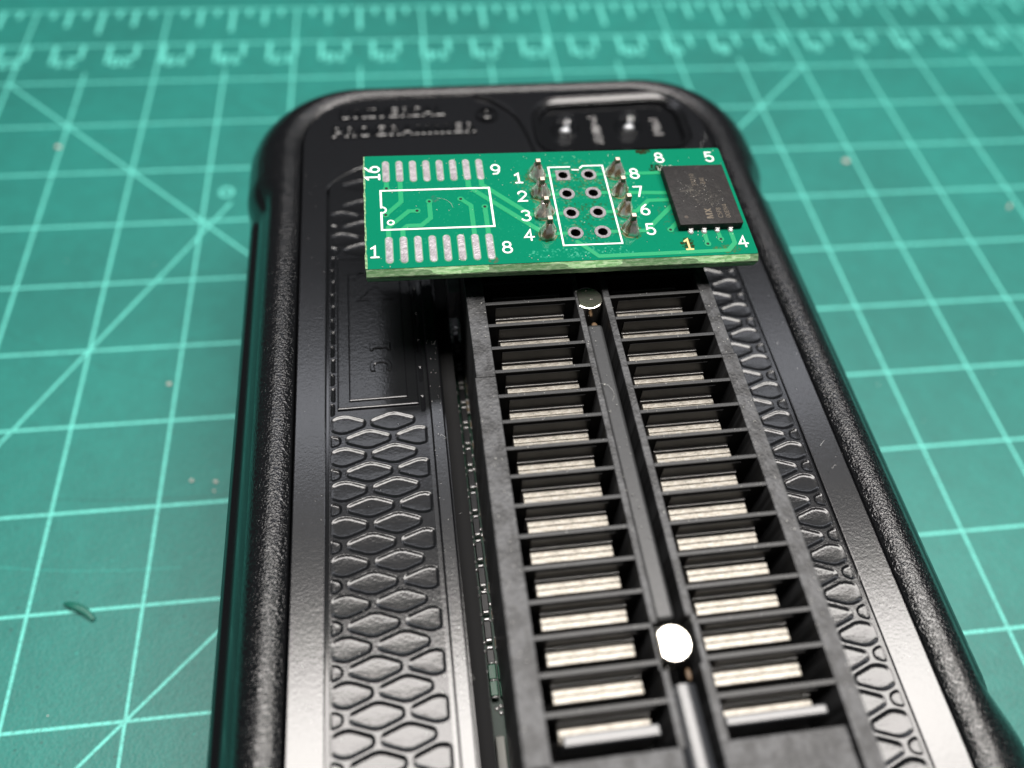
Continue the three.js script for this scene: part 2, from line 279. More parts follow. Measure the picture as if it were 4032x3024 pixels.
{ // smooth trim round the recess; its far part carries the label
  const recess = rounded([[-16.55, -25.4], [-12.9, -28.6], [24, -28.6], [27.5, -25.4], [27.5, 44], [24, 47], [-12.9, 47], [-16.55, 44]], (i) => (i === 1 || i === 2 ? 2 : 1));
  const win = rounded([[11.2, -38.7], [25.9, -39.2], [27.4, -36.8], [27.3, -31], [26, -29.6], [10.4, -29.6], [9.2, -31], [9.4, -36.4]], (i) => (i === 2 || i === 7 ? 2.2 : 1.2));
  const outer = loop(24.9, 45.15, 8.6).map(([x, z]) => [x + CX, z + CZ]);
  mesh('smooth_trim', slab(outer, -9.4, -7.4, 0.12, [recess, win]), M.trim, dev, S, 10);
  for (const x of [-16.62, 27.1]) mesh('recess_wall', box(x, x + 0.48, -9.3, -7.62, -24, 46, 0.1), M.gloss, dev, S, 10);
  // upper deck right of the label with the window for the two lamps
  const deck = rounded([[1.2, -41.35], [24, -41.3], [28.4, -39.4], [29.6, -35], [29.8, -24.5], [8.6, -24.5], [7.6, -33], [6.6, -37], [4, -40]], 2.2, 6);
  const grow = (p, d) => p.map((b, i) => { const a = p[(i + p.length - 1) % p.length], c = p[(i + 1) % p.length], u = [c[0] - a[0], c[1] - a[1]], l = Math.hypot(...u) || 1; return [b[0] + (u[1] / l) * d, b[1] - (u[0] / l) * d]; });
  const band = (a, ya, b, yb) => { const n = a.length, pos = []; for (let i = 0; i < n; i++) { const k = (i + 1) % n, A = [a[i][0], ya, a[i][1]], B = [a[k][0], ya, a[k][1]], C = [b[i][0], yb, b[i][1]], D = [b[k][0], yb, b[k][1]]; pos.push(...A, ...C, ...B, ...B, ...C, ...D); } const g = new THREE.BufferGeometry(); g.setAttribute('position', new THREE.Float32BufferAttribute(pos, 3)); g.computeVertexNormals(); return g; };
    const deckMesh = mesh('upper_deck', slab(deck, -7.9, -6.95, 0.18, [grow(win, 0.8)], 2), M.trim, dev, S, 10);
  mesh('window_bevel', [band(grow(win, 0.62), -6.97, grow(win, 0.14), -7.2), band(grow(win, 0.14), -7.2, grow(win, -0.05), -8.1)], black({ roughness: 0.22, bumpMap: fineTex, bumpScale: 5e-6 }), deckMesh, S, 10);
  mesh('lamp_window', slab(win, -8.6, -8.0), M.gloss, dev, S, 10);
  // raised lettering
  const letters = [text('UNIVERSAL', 1.9, 0.3, [-8.6, -7.45, -38.3], RIGHT, FAR, 0.1, font, 3, 0.92), text('PROGRAMMER', 1.9, 0.3, [-7.2, -7.45, -34.8], RIGHT, FAR, 0.1, font, 3, 0.95)];
  mesh('raised_lettering', letters, M.gloss, dev, S, 10);
  mesh('round_emblem', [ribbon(circle(3.1, -37.2, 1.25, 28), 0.3, -7.41, -7.15, true), text('8', 1.4, 0.25, [3.1, -7.41, -37.2], RIGHT, FAR, 0.1)], M.gloss, dev, S, 10);
  mesh('lamp_lettering', [text('POWER', 1.15, 0.12, [16.6, -8.03, -34.2], NEAR, RIGHT, 0.09), text('RUN', 1.15, 0.12, [24.4, -8.03, -34.4], NEAR, RIGHT, 0.09)], M.gloss, dev, S, 10);
  const dome = new THREE.LatheGeometry([[0, -0.9], [1.5, -0.9], [1.5, 0.35], ...Array.from({ length: 10 }, (_, i) => [1.5 * Math.cos(((i + 1) / 10) * Math.PI / 2), 0.35 + 1.5 * Math.sin(((i + 1) / 10) * Math.PI / 2)])].map(([x, y]) => new THREE.Vector2(Math.max(x, 1e-4), y)), 32);
  const lamp = mesh('indicator_lamp', dome, M.led, dev, [12.75 + S[0], -7.9 + S[1], -34.6 + S[2]]);
  mesh('lamp_base', [new THREE.TorusGeometry(1.62, 0.13, 8, 32).rotateX(Math.PI / 2).translate(12.75, -7.93, -34.6)], M.gloss, lamp, S, 10);
  mesh('reflector_cup', [new THREE.SphereGeometry(0.62, 20, 12).scale(1.1, 0.7, 0.75).translate(12.55, -7.6, -33.8), new THREE.CylinderGeometry(0.25, 0.3, 0.5, 16).translate(12.95, -7.7, -34.9)], new THREE.MeshPhysicalMaterial({ color: rgb(0.7, 0.71, 0.72), metalness: 0.4, roughness: 0.3 }), lamp, S, 10);
  copy(lamp, 8.15, 0, -0.1);
}
{ // recess: floor, raised hexagons, chip diagram panel, ridge beside the socket
  const floorL = rounded([[-16.9, -25.6], [-13, -28.9], [-5.6, -28.9], [-5.6, 47], [-16.9, 47]], 0.4);
  mesh('recess_floor', [slab(floorL, -9.6, -8.1), box(21.05, 27.8, -9.6, -8.1, -29, 47), box(-5.59, 21.04, -9.6, -8.1, -28.9, -16.4)], M.floor, dev, S, 10);
  const hexOf = (x, z) => [[x - 2.1, z - 0.4], [x - 0.3, z - 1.07], [x + 0.3, z - 1.07], [x + 2.1, z - 0.4], [x + 2.1, z + 0.4], [x + 0.3, z + 1.07], [x - 0.3, z + 1.07], [x - 2.1, z + 0.4]];
  const PX = [-15.72, -7.8], PZ = [-14.15, 5.75];
  const cells = [[], []], webHoles = [[], []];
  function pad(poly, cx, cz) {
    let a = 0; poly.forEach((p, i) => { const q = poly[(i + 1) % poly.length]; a += p[0] * q[1] - p[1] * q[0]; });
    if (Math.abs(a) < 0.7) return;
    const side = cx > 0 ? 1 : 0, r = rounded(poly.map(([x, z]) => [cx + (x - cx) * 0.985, cz + (z - cz) * 0.97]), 0.42, 3);
    webHoles[side].push(r); cells[side].push(r);
  }
  for (let k = -10; k <= 12; k++) for (const [x, ph] of [[-17.25, 1], [-15, 0], [-12.75, 1], [-10.5, 0], [-8.25, 1], [21.45, 0], [23.7, 1], [25.95, 0], [28.2, 1]]) {
    const z = 3.55 + 3.41 * k + ph * 1.705; if (z < -27.6 || z > 45) continue;
    const left = x < 0; let p = hexOf(x, z);
    p = left ? clip(clip(p, 0, -16.12, true), 0, -7.42, false) : clip(clip(p, 0, 21.3, true), 0, 27.08, false);
    if (left && z < -22 && x < -13 + (z + 22) * -0.5 - 2) continue;
    if (!left || z < PZ[0] - 1 || z > PZ[1] + 1) { pad(p, x, z); continue; }
    if (z > PZ[1]) { pad(clip(p, 1, PZ[1], true), x, z); continue; }
    if (z < PZ[0]) { pad(clip(p, 1, PZ[0], false), x, z); continue; }
    const l = clip(p, 0, PX[0], false), r = clip(p, 0, PX[1], true);
    if (l.length > 2) pad(l, x, z);
    if (r.length > 2) pad(r, x, z);
  }
  const net = [slab([[-16.3, -28], [-7.1, -28], [-7.1, 46], [-16.3, 46]], -8.3, -7.5, 0.03, webHoles[0], 1, 0.04), slab([[21.1, -28], [27.3, -28], [27.3, 46], [21.1, 46]], -8.3, -7.5, 0.03, webHoles[1], 1, 0.04)];
  mesh('raised_net', net, M.hex, dev, S, 10);
  function dish(p, steps) {                           // a shallow cell: its rim slopes down in steps to a flat floor
    const n = p.length, ccw = p.reduce((t, q, i) => t + q[0] * p[(i + 1) % n][1] - p[(i + 1) % n][0] * q[1], 0) > 0 ? 1 : -1, pos = [], idx = [];
    const inward = p.map((b, i) => { const a = p[(i + n - 1) % n], c = p[(i + 1) % n], u = [b[0] - a[0], b[1] - a[1]], v = [c[0] - b[0], c[1] - b[1]], lu = Math.hypot(...u) || 1, lv = Math.hypot(...v) || 1; let m = [-(u[1] / lu + v[1] / lv) * ccw, (u[0] / lu + v[0] / lv) * ccw]; const l = Math.hypot(...m) || 1, cosHalf = Math.max(0.75, l / 2); return [m[0] / l / cosHalf, m[1] / l / cosHalf]; });
    const mx = p.reduce((t, q) => t + q[0], 0) / n, mz = p.reduce((t, q) => t + q[1], 0) / n, small = Math.min(1, Math.min(...p.map((q) => Math.hypot(q[0] - mx, q[1] - mz))) / 0.75);
    for (const [d, y] of steps) p.forEach((q, i) => pos.push(q[0] + inward[i][0] * d * (d > 0 ? small : 1), y, q[1] + inward[i][1] * d * (d > 0 ? small : 1)));
    pos.push(mx, steps.at(-1)[1] - 0.002, mz);
    const tri = (a, b, c) => (ccw > 0 ? idx.push(a, c, b) : idx.push(a, b, c));
    for (let k = 0; k < steps.length - 1; k++) for (let i = 0; i < n; i++) { const a = k * n + i, b = k * n + (i + 1) % n; tri(a, b, b + n); tri(a, b + n, a + n); }
    const o = (steps.length - 1) * n; for (let i = 0; i < n; i++) tri(o + i, o + (i + 1) % n, steps.length * n);
    const g = new THREE.BufferGeometry(); g.setAttribute('position', new THREE.Float32BufferAttribute(pos, 3)); g.setIndex(idx); g.computeVertexNormals();
    return g;
  }
  const shared = new Map();
  for (const side of [0, 1]) for (const p of cells[side]) {
    const cx = p.reduce((t, q) => t + q[0], 0) / p.length, cz = p.reduce((t, q) => t + q[1], 0) / p.length, key = p.map((q) => (q[0] - cx).toFixed(2) + (q[1] - cz).toFixed(2)).join();
    if (shared.has(key)) { const [m, x, z] = shared.get(key); copy(m, cx - x, 0, cz - z); continue; }
    shared.set(key, [mesh('hexagon_cell', dish(p, [[-0.05, -7.525], [0.03, -7.53], [0.13, -7.575], [0.24, -7.605], [0.36, -7.621]]), M.floor, dev, S, 10), cx, cz]);
  }
  const panel = mesh('diagram_panel', slab(rect(-15.5, -8, -13.8, 5.4), -7.6, -7.28, 0.1, [], 4, 0.22), M.floor, dev, S, 10);
  mesh('inner_plate', slab(rect(-14.4, -9, -11.5, 4.65), -7.4, -7.12, 0.1, [], 4, 0.22), M.floor, panel, S, 10);
  mesh('panel_lettering', [text('I', 1.95, 0.1, [-11.35, -7.13, -1.5], NEAR, RIGHT, 0.08), text('C', 1.95, 0.1, [-11.35, -7.13, 0.75], NEAR, RIGHT, 0.08, font, 6)], M.floor, panel, S, 10);
  mesh('arrow', [ribbon([[-12.2, -5.9], [-12.2, -7.6], [-13.4, -7.6], [-11.6, -9.5], [-9.9, -7.6], [-10.9, -7.6], [-10.9, -5.9]], 0.12, -7.13, -7.03)], M.floor, panel, S, 10);
  mesh('pin_notch', ribbon([...arc(-13.0, -10.6, 0.7, 0.9, 180, 360, 12)].map(([x, z]) => [x, z]), 0.25, -7.13, -7.0), M.floor, panel, S, 10);
  mesh('socket_ridge', [box(-7.0, -5.75, -12, -6.75, -26, 46, 0.18), box(-7.36, -7.02, -9, -7.4, -27, 46)], M.trim, dev, S, 10);
}
{ // the circuit board inside, seen through the gap left of the socket
  const pcb = mesh('circuit_board', box(-8, 22, -16, -14.2, -28, 46), M.inner, dev, S, 10);
  mesh('inner_wall', box(-5.74, -4.3, -14.1, -9, -27, 46), M.slot, dev, S, 10);
  const body = mesh('resistor', box(-3.78, -3.18, -14.2, -13.5, -0.75, 0.75, 0.06), black({ color: rgb(0.03, 0.03, 0.032), roughness: 0.35 }), pcb, S, 10);
  mesh('solder_end', [box(-3.75, -3.21, -14.2, -13.42, -1.05, -0.76, 0.1), box(-3.75, -3.21, -14.2, -13.42, 0.76, 1.05, 0.1)], M.solder, body, S);
  const cap = mesh('small_capacitor', box(-3.0, -2.6, -14.2, -13.7, -0.3, 0.3, 0.05), new THREE.MeshPhysicalMaterial({ color: rgb(0.3, 0.24, 0.16), roughness: 0.4 }), pcb, S, 10);
  mesh('solder_end', [box(-3.0, -2.6, -14.2, -13.66, -0.52, -0.31, 0.06), box(-3.0, -2.6, -14.2, -13.66, 0.31, 0.52, 0.06)], M.solder, cap, S);
  const joint = mesh('solder_joint', new THREE.SphereGeometry(0.2, 10, 8).scale(1, 0.6, 1).translate(-4.05, -14.1, 0), M.solder, pcb, S);
  for (let k = -5; k <= 11; k++) { const z = 0.6 + 2.46 * k; if (k) copy(body, -0.004 * z, 0, z); copy(cap, -0.004 * z, 0, z + 1.1); copy(joint, rr(-0.05, 0.05), 0, z + 0.9); copy(joint, rr(-0.05, 0.05), 0, z - 0.8); }
  body.position.z = 0.0006;
  for (let k = 0; k < 46; k++) { const z = rr(-2, 34), m = k % 3 ? copy(joint, rr(0.35, 1.2), rr(-0.1, 0.05), z) : copy(cap, rr(-0.25, 0.35), 0, z); m.scale.setScalar(1); }
  const gm = new THREE.MeshPhysicalMaterial({ color: rgb(0.01, 0.16, 0.08), roughness: 0.3 });
  const green = mesh('green_chip', box(-3.95, -3.3, -14.2, -13.3, 28.2, 29.4, 0.08), gm, pcb, S, 10);
  copy(green, 0, 0, 1.35); copy(green, 0.8, 0, 0.1); copy(green, 0.8, 0, 1.45);
  mesh('pale_connector', box(-4.0, -3.3, -14.2, -12.6, 34.0, 44, 0.1), new THREE.MeshPhysicalMaterial({ color: rgb(0.5, 0.5, 0.46), roughness: 0.5 }), pcb, S, 10);
  mesh('solder_end', [28.1, 29.5, 30.85].map((z) => new THREE.SphereGeometry(0.25, 10, 8).scale(1.3, 0.6, 0.5).translate(-3.6, -13.4, z)), M.solder, green, S);
}
// ---------------------------------------------------------------- programmer: lever socket
{
  const zif = mesh('lever_socket', [
    box(-3.0, -1.33, -12.5, 0, -16.2, 8.1, 0.08), box(-3.12, -1.33, -12.5, 0, 8.1, 47, 0.08), box(18.76, 20.0, -12.5, 0, -16.2, 7.6, 0.08), box(18.76, 20.16, -12.5, 0, 7.6, 47, 0.08),
    box(-3.1, 7.2, -12.5, 0, 38.45, 48, 0.1), box(9.75, 18.4, -12.5, 0, 38.45, 48, 0.1), box(17.9, 20.1, -12.5, 0, 41.6, 48, 0.1), box(-3, 20, -12.5, -0.1, -16.3, -13.6, 0.1),
  ], M.socket, dev, S, 8);
  mesh('centre_rail', [box(6.97, 7.5, -9, -0.02, -13.7, 30.4, 0.08), box(6.97, 7.5, -9, -0.02, 33.6, 38.6, 0.08), box(9.6, 10.23, -9, -0.02, -13.7, 30.1, 0.08), box(9.75, 10.45, -9, -0.02, 33.4, 38.6, 0.08), box(9.95, 10.4, -9, -0.02, 30, 33.5, 0.08), box(6.9, 7.05, -9, -0.02, 30.4, 33.6)], M.socket, zif, S, 8);
  mesh('socket_floor', [box(-1.4, 18.8, -12.4, -6.5, -14, 38.5)], M.slot, zif, S, 8);
  const dividerG = (x0, x1, z) => { const g = mergeGeometries([box(x0, x1, -6.6, -0.1, z - 0.16, z + 0.16).toNonIndexed(), box(x0, x1, -0.16, -0.04, z - 0.17, z + 0.17, 0.05)], true); return uvPlane(g, 8).translate(...S).scale(MM, MM, MM); };
  const divider = (x0, x1, z) => { const m = new THREE.Mesh(dividerG(x0, x1, z), [M.slot, M.divider]); m.name = numbered('slot_divider'); m.castShadow = m.receiveShadow = true; zif.add(m); return m; };
  const dl = divider(-1.36, 7.0, 0);
  const dr = divider(10.2, 18.79, 0.11);
  // in every slot: a dark slider face, the edge of the fixed leaf and the broad top of the sprung contact
  const contactG = () => [box(-0.36, 6.02, -2.8, -1.96, -1.97, -1.51, 0.07), box(-0.36, 6.02, -2.9, -1.99, -1.505, -1.03, 0.07)];
  const contact = mesh('contact', contactG(), M.contact, zif, S, 4);
  const leaf = mesh('contact_leaf', box(-0.4, 6.06, -4, -2.0, -2.33, -2.2, 0.04), M.leaf, zif, S, 4);
  const slider = mesh('slider', box(-0.4, 6.06, -2.02, -0.5, -2.36, -2.3), M.slider, zif, S, 4);
  for (let i = -4; i <= 15; i++) {
    const z = 2.54 * i, dx = 11.46, j = () => rr(-0.03, 0.03);
    if (i <= 14) { if (i) copy(dl, 0, 0, z); if (i) copy(dr, 0, 0, z); }
    if (i) { copy(contact, 3 * j(), j(), z + j()); copy(leaf, j(), 0, z); copy(slider, 0, 0, z); }
    copy(contact, dx + 3 * j(), j(), z + 0.11 + j()); copy(leaf, dx + j(), 0, z + 0.11); copy(slider, dx, 0, z + 0.11);
  }
  // cam rod and its two D-shaped rivets
  const rodG = (z0, z1, r, x, y) => new THREE.CylinderGeometry(r, r, z1 - z0, 28).rotateX(Math.PI / 2).translate(x, y, (z0 + z1) / 2);
  mesh('cam_rod', [box(7.42, 8.92, -5, -0.12, 3.1, 30.2, 0.36)], M.rod, zif, S, 8);
  mesh('cam_rod', rodG(34.7, 49, 1.08, 8.2, -0.85), M.shinyRod, zif, S, 8);
  const dOutline = [...arc(0, 0, 1.32, 1.32, -140, 140, 26)].map(([x, z]) => [x, z]);
  const riv = (z, y) => { const g = slab(dOutline, -3, 0, 0.12, [], 2); return g.translate(8.18, y, z); };
  mesh('rivet', riv(0.12, 0.02), M.rivet, zif, S, 6);
  mesh('rivet', riv(31.95, 0.3), M.rivet, zif, S, 6);
  mesh('brown_grease', [new THREE.SphereGeometry(0.3, 10, 8).scale(1, 0.5, 1.5).translate(8.6, -1.6, 2.2), new THREE.SphereGeometry(0.22, 10, 8).scale(1.2, 0.5, 1).translate(8.9, -1.3, 2.8), new THREE.SphereGeometry(0.25, 10, 8).scale(0.8, 0.5, 1.8).translate(9.15, -1.2, 33.8)], new THREE.MeshPhysicalMaterial({ color: rgb(0.12, 0.075, 0.04), roughness: 0.5 }), zif, S, 6);
  mesh('slot_ledge', [box(-0.3, 6.3, -5, -0.9, 36.7, 37.5, 0.15), box(10.8, 18, -5, -0.9, 36.8, 37.5, 0.15)], M.shinyRod, zif, S, 8);
  mesh('side_step', box(-4.3, -3.04, -9, -5, -10.5, -6, 0.1), M.tin, zif, S, 8);
}

// ---------------------------------------------------------------- adapter board
const ad = thing('adapter_board', 'small green adapter circuit board with white numbers plugged across the black socket', 'circuit board', [8.6419, TOP + 3.9357, -8.2173]);
ad.rotation.set(0.027744, -0.009762, -0.016466, 'YXZ');
{
  const U0 = -20.17, U1 = 15.22, V0 = -7.2, V1 = 7.18, T = 1.55;
  const c = document.createElement('canvas'); c.width = 1416; c.height = 576; const x = c.getContext('2d'), K = 40;
  x.fillStyle = 'rgb(0,130,97)'; x.fillRect(0, 0, 1416, 576);
  const px = (u) => (u - U0) * K, pz = (v) => (v - V0) * K;
  for (let i = 0; i < 2600; i++) { x.fillStyle = rnd() < 0.6 ? 'rgba(0,60,40,' + rr(0.05, 0.25) + ')' : 'rgba(120,190,150,' + rr(0.03, 0.2) + ')'; x.beginPath(); x.arc(rnd() * 1416, rnd() * 576, rr(0.6, 2.2), 0, 7); x.fill(); }
  const cloud = (u, v, ru, rv, n, col, s) => { for (let i = 0; i < n; i++) { const a = rnd() * 6.28, d = Math.sqrt(rnd()) ; x.fillStyle = col + rr(0.08, 0.5) + ')'; x.beginPath(); x.arc(px(u + ru * d * Math.cos(a)), pz(v + rv * d * Math.sin(a)), rr(0.5, s), 0, 7); x.fill(); } };
  const stain = (u, v, ru, rv, n, col, s) => { for (let i = 0; i < n; i++) { const a = rnd() * 6.28, d = Math.sqrt(rnd()); x.fillStyle = col + rr(0.12, 0.55) + ')'; x.beginPath(); x.ellipse(px(u + ru * d * Math.cos(a)), pz(v + rv * d * Math.sin(a)), rr(2, s), rr(1.5, s * 0.7), rnd() * 3, 0, 7); x.fill(); } };
  stain(0, -0.6, 6.2, 6.0, 420, 'rgba(150,185,150,', 6); stain(0.2, -3.4, 3.8, 2.6, 300, 'rgba(105,110,70,', 8); stain(0.6, 0.4, 2.4, 5, 260, 'rgba(60,85,50,', 8); stain(-14, -1.1, 0.6, 0.5, 24, 'rgba(130,95,90,', 7); stain(-4.8, -3, 1.4, 1.2, 90, 'rgba(120,120,80,', 7);
  for (const hu of [-3.84, 3.84]) for (const hv of [-3.81, -1.27, 1.27, 3.81]) stain(hu, hv, 1.25, 1.15, 70, 'rgba(110,90,40,', 7);
  for (const hu of [-1.27, 1.27]) for (const hv of [-3.81, -1.27, 1.27, 3.81]) stain(hu, hv, 1.1, 1.1, 36, 'rgba(150,140,110,', 6);
  stain(-1, 6.2, 5, 0.7, 130, 'rgba(120,195,165,', 6); stain(7.36, -6.95, 0.75, 0.35, 90, 'rgba(50,35,15,', 9); stain(8.3, -4.4, 0.9, 0.6, 90, 'rgba(40,28,12,', 8); stain(7.8, 1.8, 0.8, 3, 70, 'rgba(80,110,80,', 7); stain(8.9, 5.75, 0.6, 0.75, 80, 'rgba(60,42,10,', 9); stain(12.5, 6.5, 1.3, 0.5, 90, 'rgba(110,105,60,', 8); stain(-9.1, 6.7, 0.5, 0.35, 30, 'rgba(120,95,75,', 7); stain(-12, 0, 7, 6, 110, 'rgba(40,150,110,', 7); cloud(-6, 0, 13, 7, 900, 'rgba(150,200,170,', 1.8);
  const boardTex = new THREE.CanvasTexture(c); boardTex.colorSpace = THREE.SRGBColorSpace; boardTex.flipY = true; boardTex.wrapS = boardTex.wrapT = THREE.RepeatWrapping;
  const holes = [], HU = [-1.27, 1.27], HV = [-3.81, -1.27, 1.27, 3.81];
  for (const u of HU) for (const v of HV) holes.push([u, v]);
  const mask = new THREE.MeshPhysicalMaterial({ map: boardTex, roughness: 1, specularIntensity: 0.15, bumpMap: fineTex, bumpScale: 4e-6, transmission: 0.3, thickness: 0, clearcoat: 0.25, clearcoatRoughness: 0.1 });
  const fibreTex = texture(512, (u, v) => { const a = 0.5 * noise(u * 7, v * 60, 420, 31) + 0.5 * noise(u * 28, v * 18, 420, 32), s = noise(u * 120, v * 90, 420, 33) > 0.8 ? 0.14 : 0, k = smooth(a, 0.3, 0.75); const d = noise(u * 3, v * 5, 420, 34) > 0.66 ? 0.72 : 1; return [(lerp(0.6, 0.95, k) + s) * d, (lerp(0.76, 0.97, k) + s) * d, (lerp(0.58, 0.9, k) + s) * d * 0.97]; }, true, 64);
  const laminate = new THREE.MeshPhysicalMaterial({ map: fibreTex, color: rgb(0.68, 0.92, 0.68), roughness: 1, transmission: 0.3, thickness: 0, bumpMap: fineTex, bumpScale: 3e-5 });
  const under = new THREE.MeshPhysicalMaterial({ color: rgb(0.01, 0.32, 0.13), roughness: 1, transmission: 0.6, thickness: 0 });
  const edge = rounded(rect(U0, U1, V0, V1), 0.25, 3);
  const top = slab(edge, -0.06, 0, 0, holes.map(([u, v]) => circle(u, v, 0.5)));
  { const p = top.attributes.position, uv = top.attributes.uv; for (let i = 0; i < p.count; i++) uv.setXY(i, (p.getX(i) - U0) / (U1 - U0), 1 - (p.getZ(i) - V0) / (V1 - V0)); }
  mesh('solder_mask', top, mask, ad);
  // laminate with the scored edges left by snapping it from its panel
  const prof = [[V1, -0.05], [V1 + 0.44, -0.5], [V1 + 0.46, -0.62], [V1 + 0.05, -T], [V0, -T], [V0 - 0.1, -0.8], [V0, -0.05]];
  const bodyShape = new THREE.Shape(prof.map(([z, y]) => new THREE.Vector2(z, y)));
  const bodyG = new THREE.ExtrudeGeometry(bodyShape, { depth: U1 - U0, bevelEnabled: false, steps: 60 });
  bodyG.rotateY(Math.PI / 2); bodyG.applyMatrix4(new THREE.Matrix4().makeScale(1, 1, -1)); bodyG.translate(U0, 0, 0);
  { const id = bodyG.attributes.position.array; for (let i = 0; i < id.length; i += 9) for (let k = 0; k < 3; k++) { const t = id[i + 3 + k]; id[i + 3 + k] = id[i + 6 + k]; id[i + 6 + k] = t; } }
  { const p = bodyG.attributes.position, uv = bodyG.attributes.uv; for (let i = 0; i < p.count; i++) { if (p.getZ(i) > 0) p.setZ(i, p.getZ(i)); else p.setZ(i, p.getZ(i)); const w = 0.035 * (noise(p.getX(i) * 3, p.getY(i) * 9, 500, 41) - 0.5); p.setXYZ(i, p.getX(i), p.getY(i), p.getZ(i) + (Math.abs(p.getZ(i)) > 7.25 ? w : 0)); uv.setXY(i, p.getX(i) / 12, p.getY(i) / 1.55); } bodyG.computeVertexNormals(); }
  { const p = bodyG.attributes.position, keep = []; for (let i = 0; i < p.count; i += 3) { const y = [0, 1, 2].map((k) => p.getY(i + k)); if (!(y.every((v) => v > -0.1) || y.every((v) => v < -T + 0.03))) keep.push(i, i + 1, i + 2); } bodyG.setIndex(keep); }
  mesh('laminate', bodyG, laminate, ad);
  { const burr = [], q = 26; for (let i = 0; i < q; i++) { const a = V0 + 0.05 + ((V1 - V0 - 0.1) * i) / q, b = V0 + 0.05 + ((V1 - V0 - 0.1) * (i + 1)) / q; burr.push(box(U0 - rr(0.02, 0.09), U0 + rr(0.05, 0.13), -1.5, 0.012, a, b - 0.001, 0.02)); } mesh('routed_edge', burr, laminate, ad); }
  mesh('underside', box(U0, U1, -T - 0.04, -T + 0.01, V0 + 0.02, V1 + 0.03), under, ad);
  // pads of the empty footprint
  const pad = (u, v0, v1, square) => { const r = 0.3, p = square > 0 ? [...arc(u, v0 + r, r, r, 180, 360, 8), [u + r, v1], [u - r, v1]] : square < 0 ? [[u - r, v0], [u + r, v0], ...arc(u, v1 - r, r, r, 0, 180, 8)] : [...arc(u, v0 + r, r, r, 180, 360, 8), ...arc(u, v1 - r, r, r, 0, 180, 8)]; return slab(p, 0, 0.05, 0.015, [], 1); };
  const rim = new THREE.MeshPhysicalMaterial({ color: rgb(0.12, 0.3, 0.17), roughness: 0.35 });
  for (let k = 0; k < 8; k++) {
    const u = -18.12 + 1.273 * k, a = mesh('solder_pad', pad(u, -6.4, -3.52), M.tin, ad, null, 5), b = mesh('solder_pad', pad(u, 3.48, 6.6), M.tin, ad, null, 5);
    mesh('pad_rim', ribbon([[u, -6.1], [u, -3.82]], 0.72, 0, 0.012), rim, a); mesh('pad_rim', ribbon([[u, 3.78], [u, 6.3]], 0.72, 0, 0.012), rim, b);
  }
  // copper tracks under the mask
  const tr = (pts, w = 0.44) => mesh('copper_track', ribbon(pts, w, 0, 0.022), M.trace, ad);
  tr([[-18.12, -3.5], [-18.12, -2.75]]); tr([[-16.85, -3.5], [-16.85, -0.9], [-18.3, 0.72]]); tr([[-18.12, 3.5], [-18.12, 2.3], [-16.2, 0.33], [-15.45, 0.33]]);
  tr([[-16.85, 3.5], [-16.85, 2.6], [-16.4, 2.17], [-15.15, 2.17], [-14.28, 1.3], [-14.28, -0.8]]); tr([[-10.48, 3.5], [-10.48, -0.15], [-11.35, -1.0]]); tr([[-9.21, 3.5], [-9.21, 0.1]]);
  tr([[-10.48, -3.5], [-10.48, -2.6], [-4.1, 3.78]], 0.5); tr([[-9.21, -3.5], [-9.21, -2.85], [-5.1, 1.3], [-4, 1.3]], 0.5);
  for (const v of HV) { tr([[-3.3, v], [-1.9, v]], 0.4); tr([[1.9, v], [3.3, v]], 0.4); }
  tr([[4.4, -3.81], [8.5, -3.81]]); tr([[4.4, -1.2], [8.5, -1.0]]); tr([[4.4, 1.3], [5.0, 1.3], [6.4, -0.06], [8.5, -0.06]]); tr([[4.4, 3.83], [5.4, 3.83], [8.5, 0.75]]); tr([[7.67, 3.86], [8.7, 2.75]]);
  tr([[10.78, 4.3], [10.76, 5.75]], 0.4); tr([[12.12, 4.3], [12.14, 5.25]], 0.4); tr([[13.34, 4.3], [13.34, 5.8], [12.5, 6.66], [0.4, 6.75], [-1.27, 4.9]], 0.42);
  const vias = [[-18.13, -2.7], [-18.3, 0.74], [-15.45, 0.33], [-14.28, -0.82], [-11.36, -1.02], [-9.21, 0.08], [7.67, 3.86], [10.76, 5.78], [12.14, 5.26]];
  for (const [u, v] of vias) { const m = mesh('via', slab(circle(u, v, 0.31, 18), 0, 0.03, 0, [circle(u, v, 0.15, 12)]), M.trace, ad); mesh('via_hole', slab(circle(u, v, 0.15, 12), 0, 0.031), M.hole, m); }
  // white print
  const silk = (name, g) => mesh(name, g, M.white, ad);
  silk('printed_outline', [ribbon([[-18.68, -0.2], [-18.68, -2.4], [-8.58, -2.4], [-8.58, 2.6], [-18.68, 2.6], [-18.68, 0.42]], 0.19, 0, 0.03), ribbon(arc(-18.62, 0.11, 0.36, 0.36, -90, 90, 10), 0.17, 0, 0.034)]);
  silk('pin_one_mark', ribbon(circle(-17.88, 1.72, 0.27, 18), 0.15, 0, 0.034, true));
  silk('printed_outline', [ribbon([[-0.45, -4.96], [-2.55, -4.96], [-2.6, 5.3], [2.82, 5.3], [2.82, -5.05], [0.85, -5.05], [0.55, -4.75]], 0.16, 0, 0.03), ribbon([[-0.25, -4.55], [0.35, -4.5]], 0.15, 0, 0.03)]);
  for (const [d, u, v] of [[9, -7.7, -4.88], [8, -7.72, 5.25], [1, -19.4, 5.2], [1, -5.64, -3.6], [2, -5.55, -1.12], [3, -5.53, 1.42], [4, -5.56, 3.86], [8, 5.78, -3.77], [7, 5.7, -1.28], [6, 5.8, 1.17], [5, 5.8, 3.7], [8, 8.76, -5.94], [5, 13.9, -5.88], [4, 14.15, 5.66]]) silk('printed_number', digit(d, u, v, 1.3, 0.175, 0));
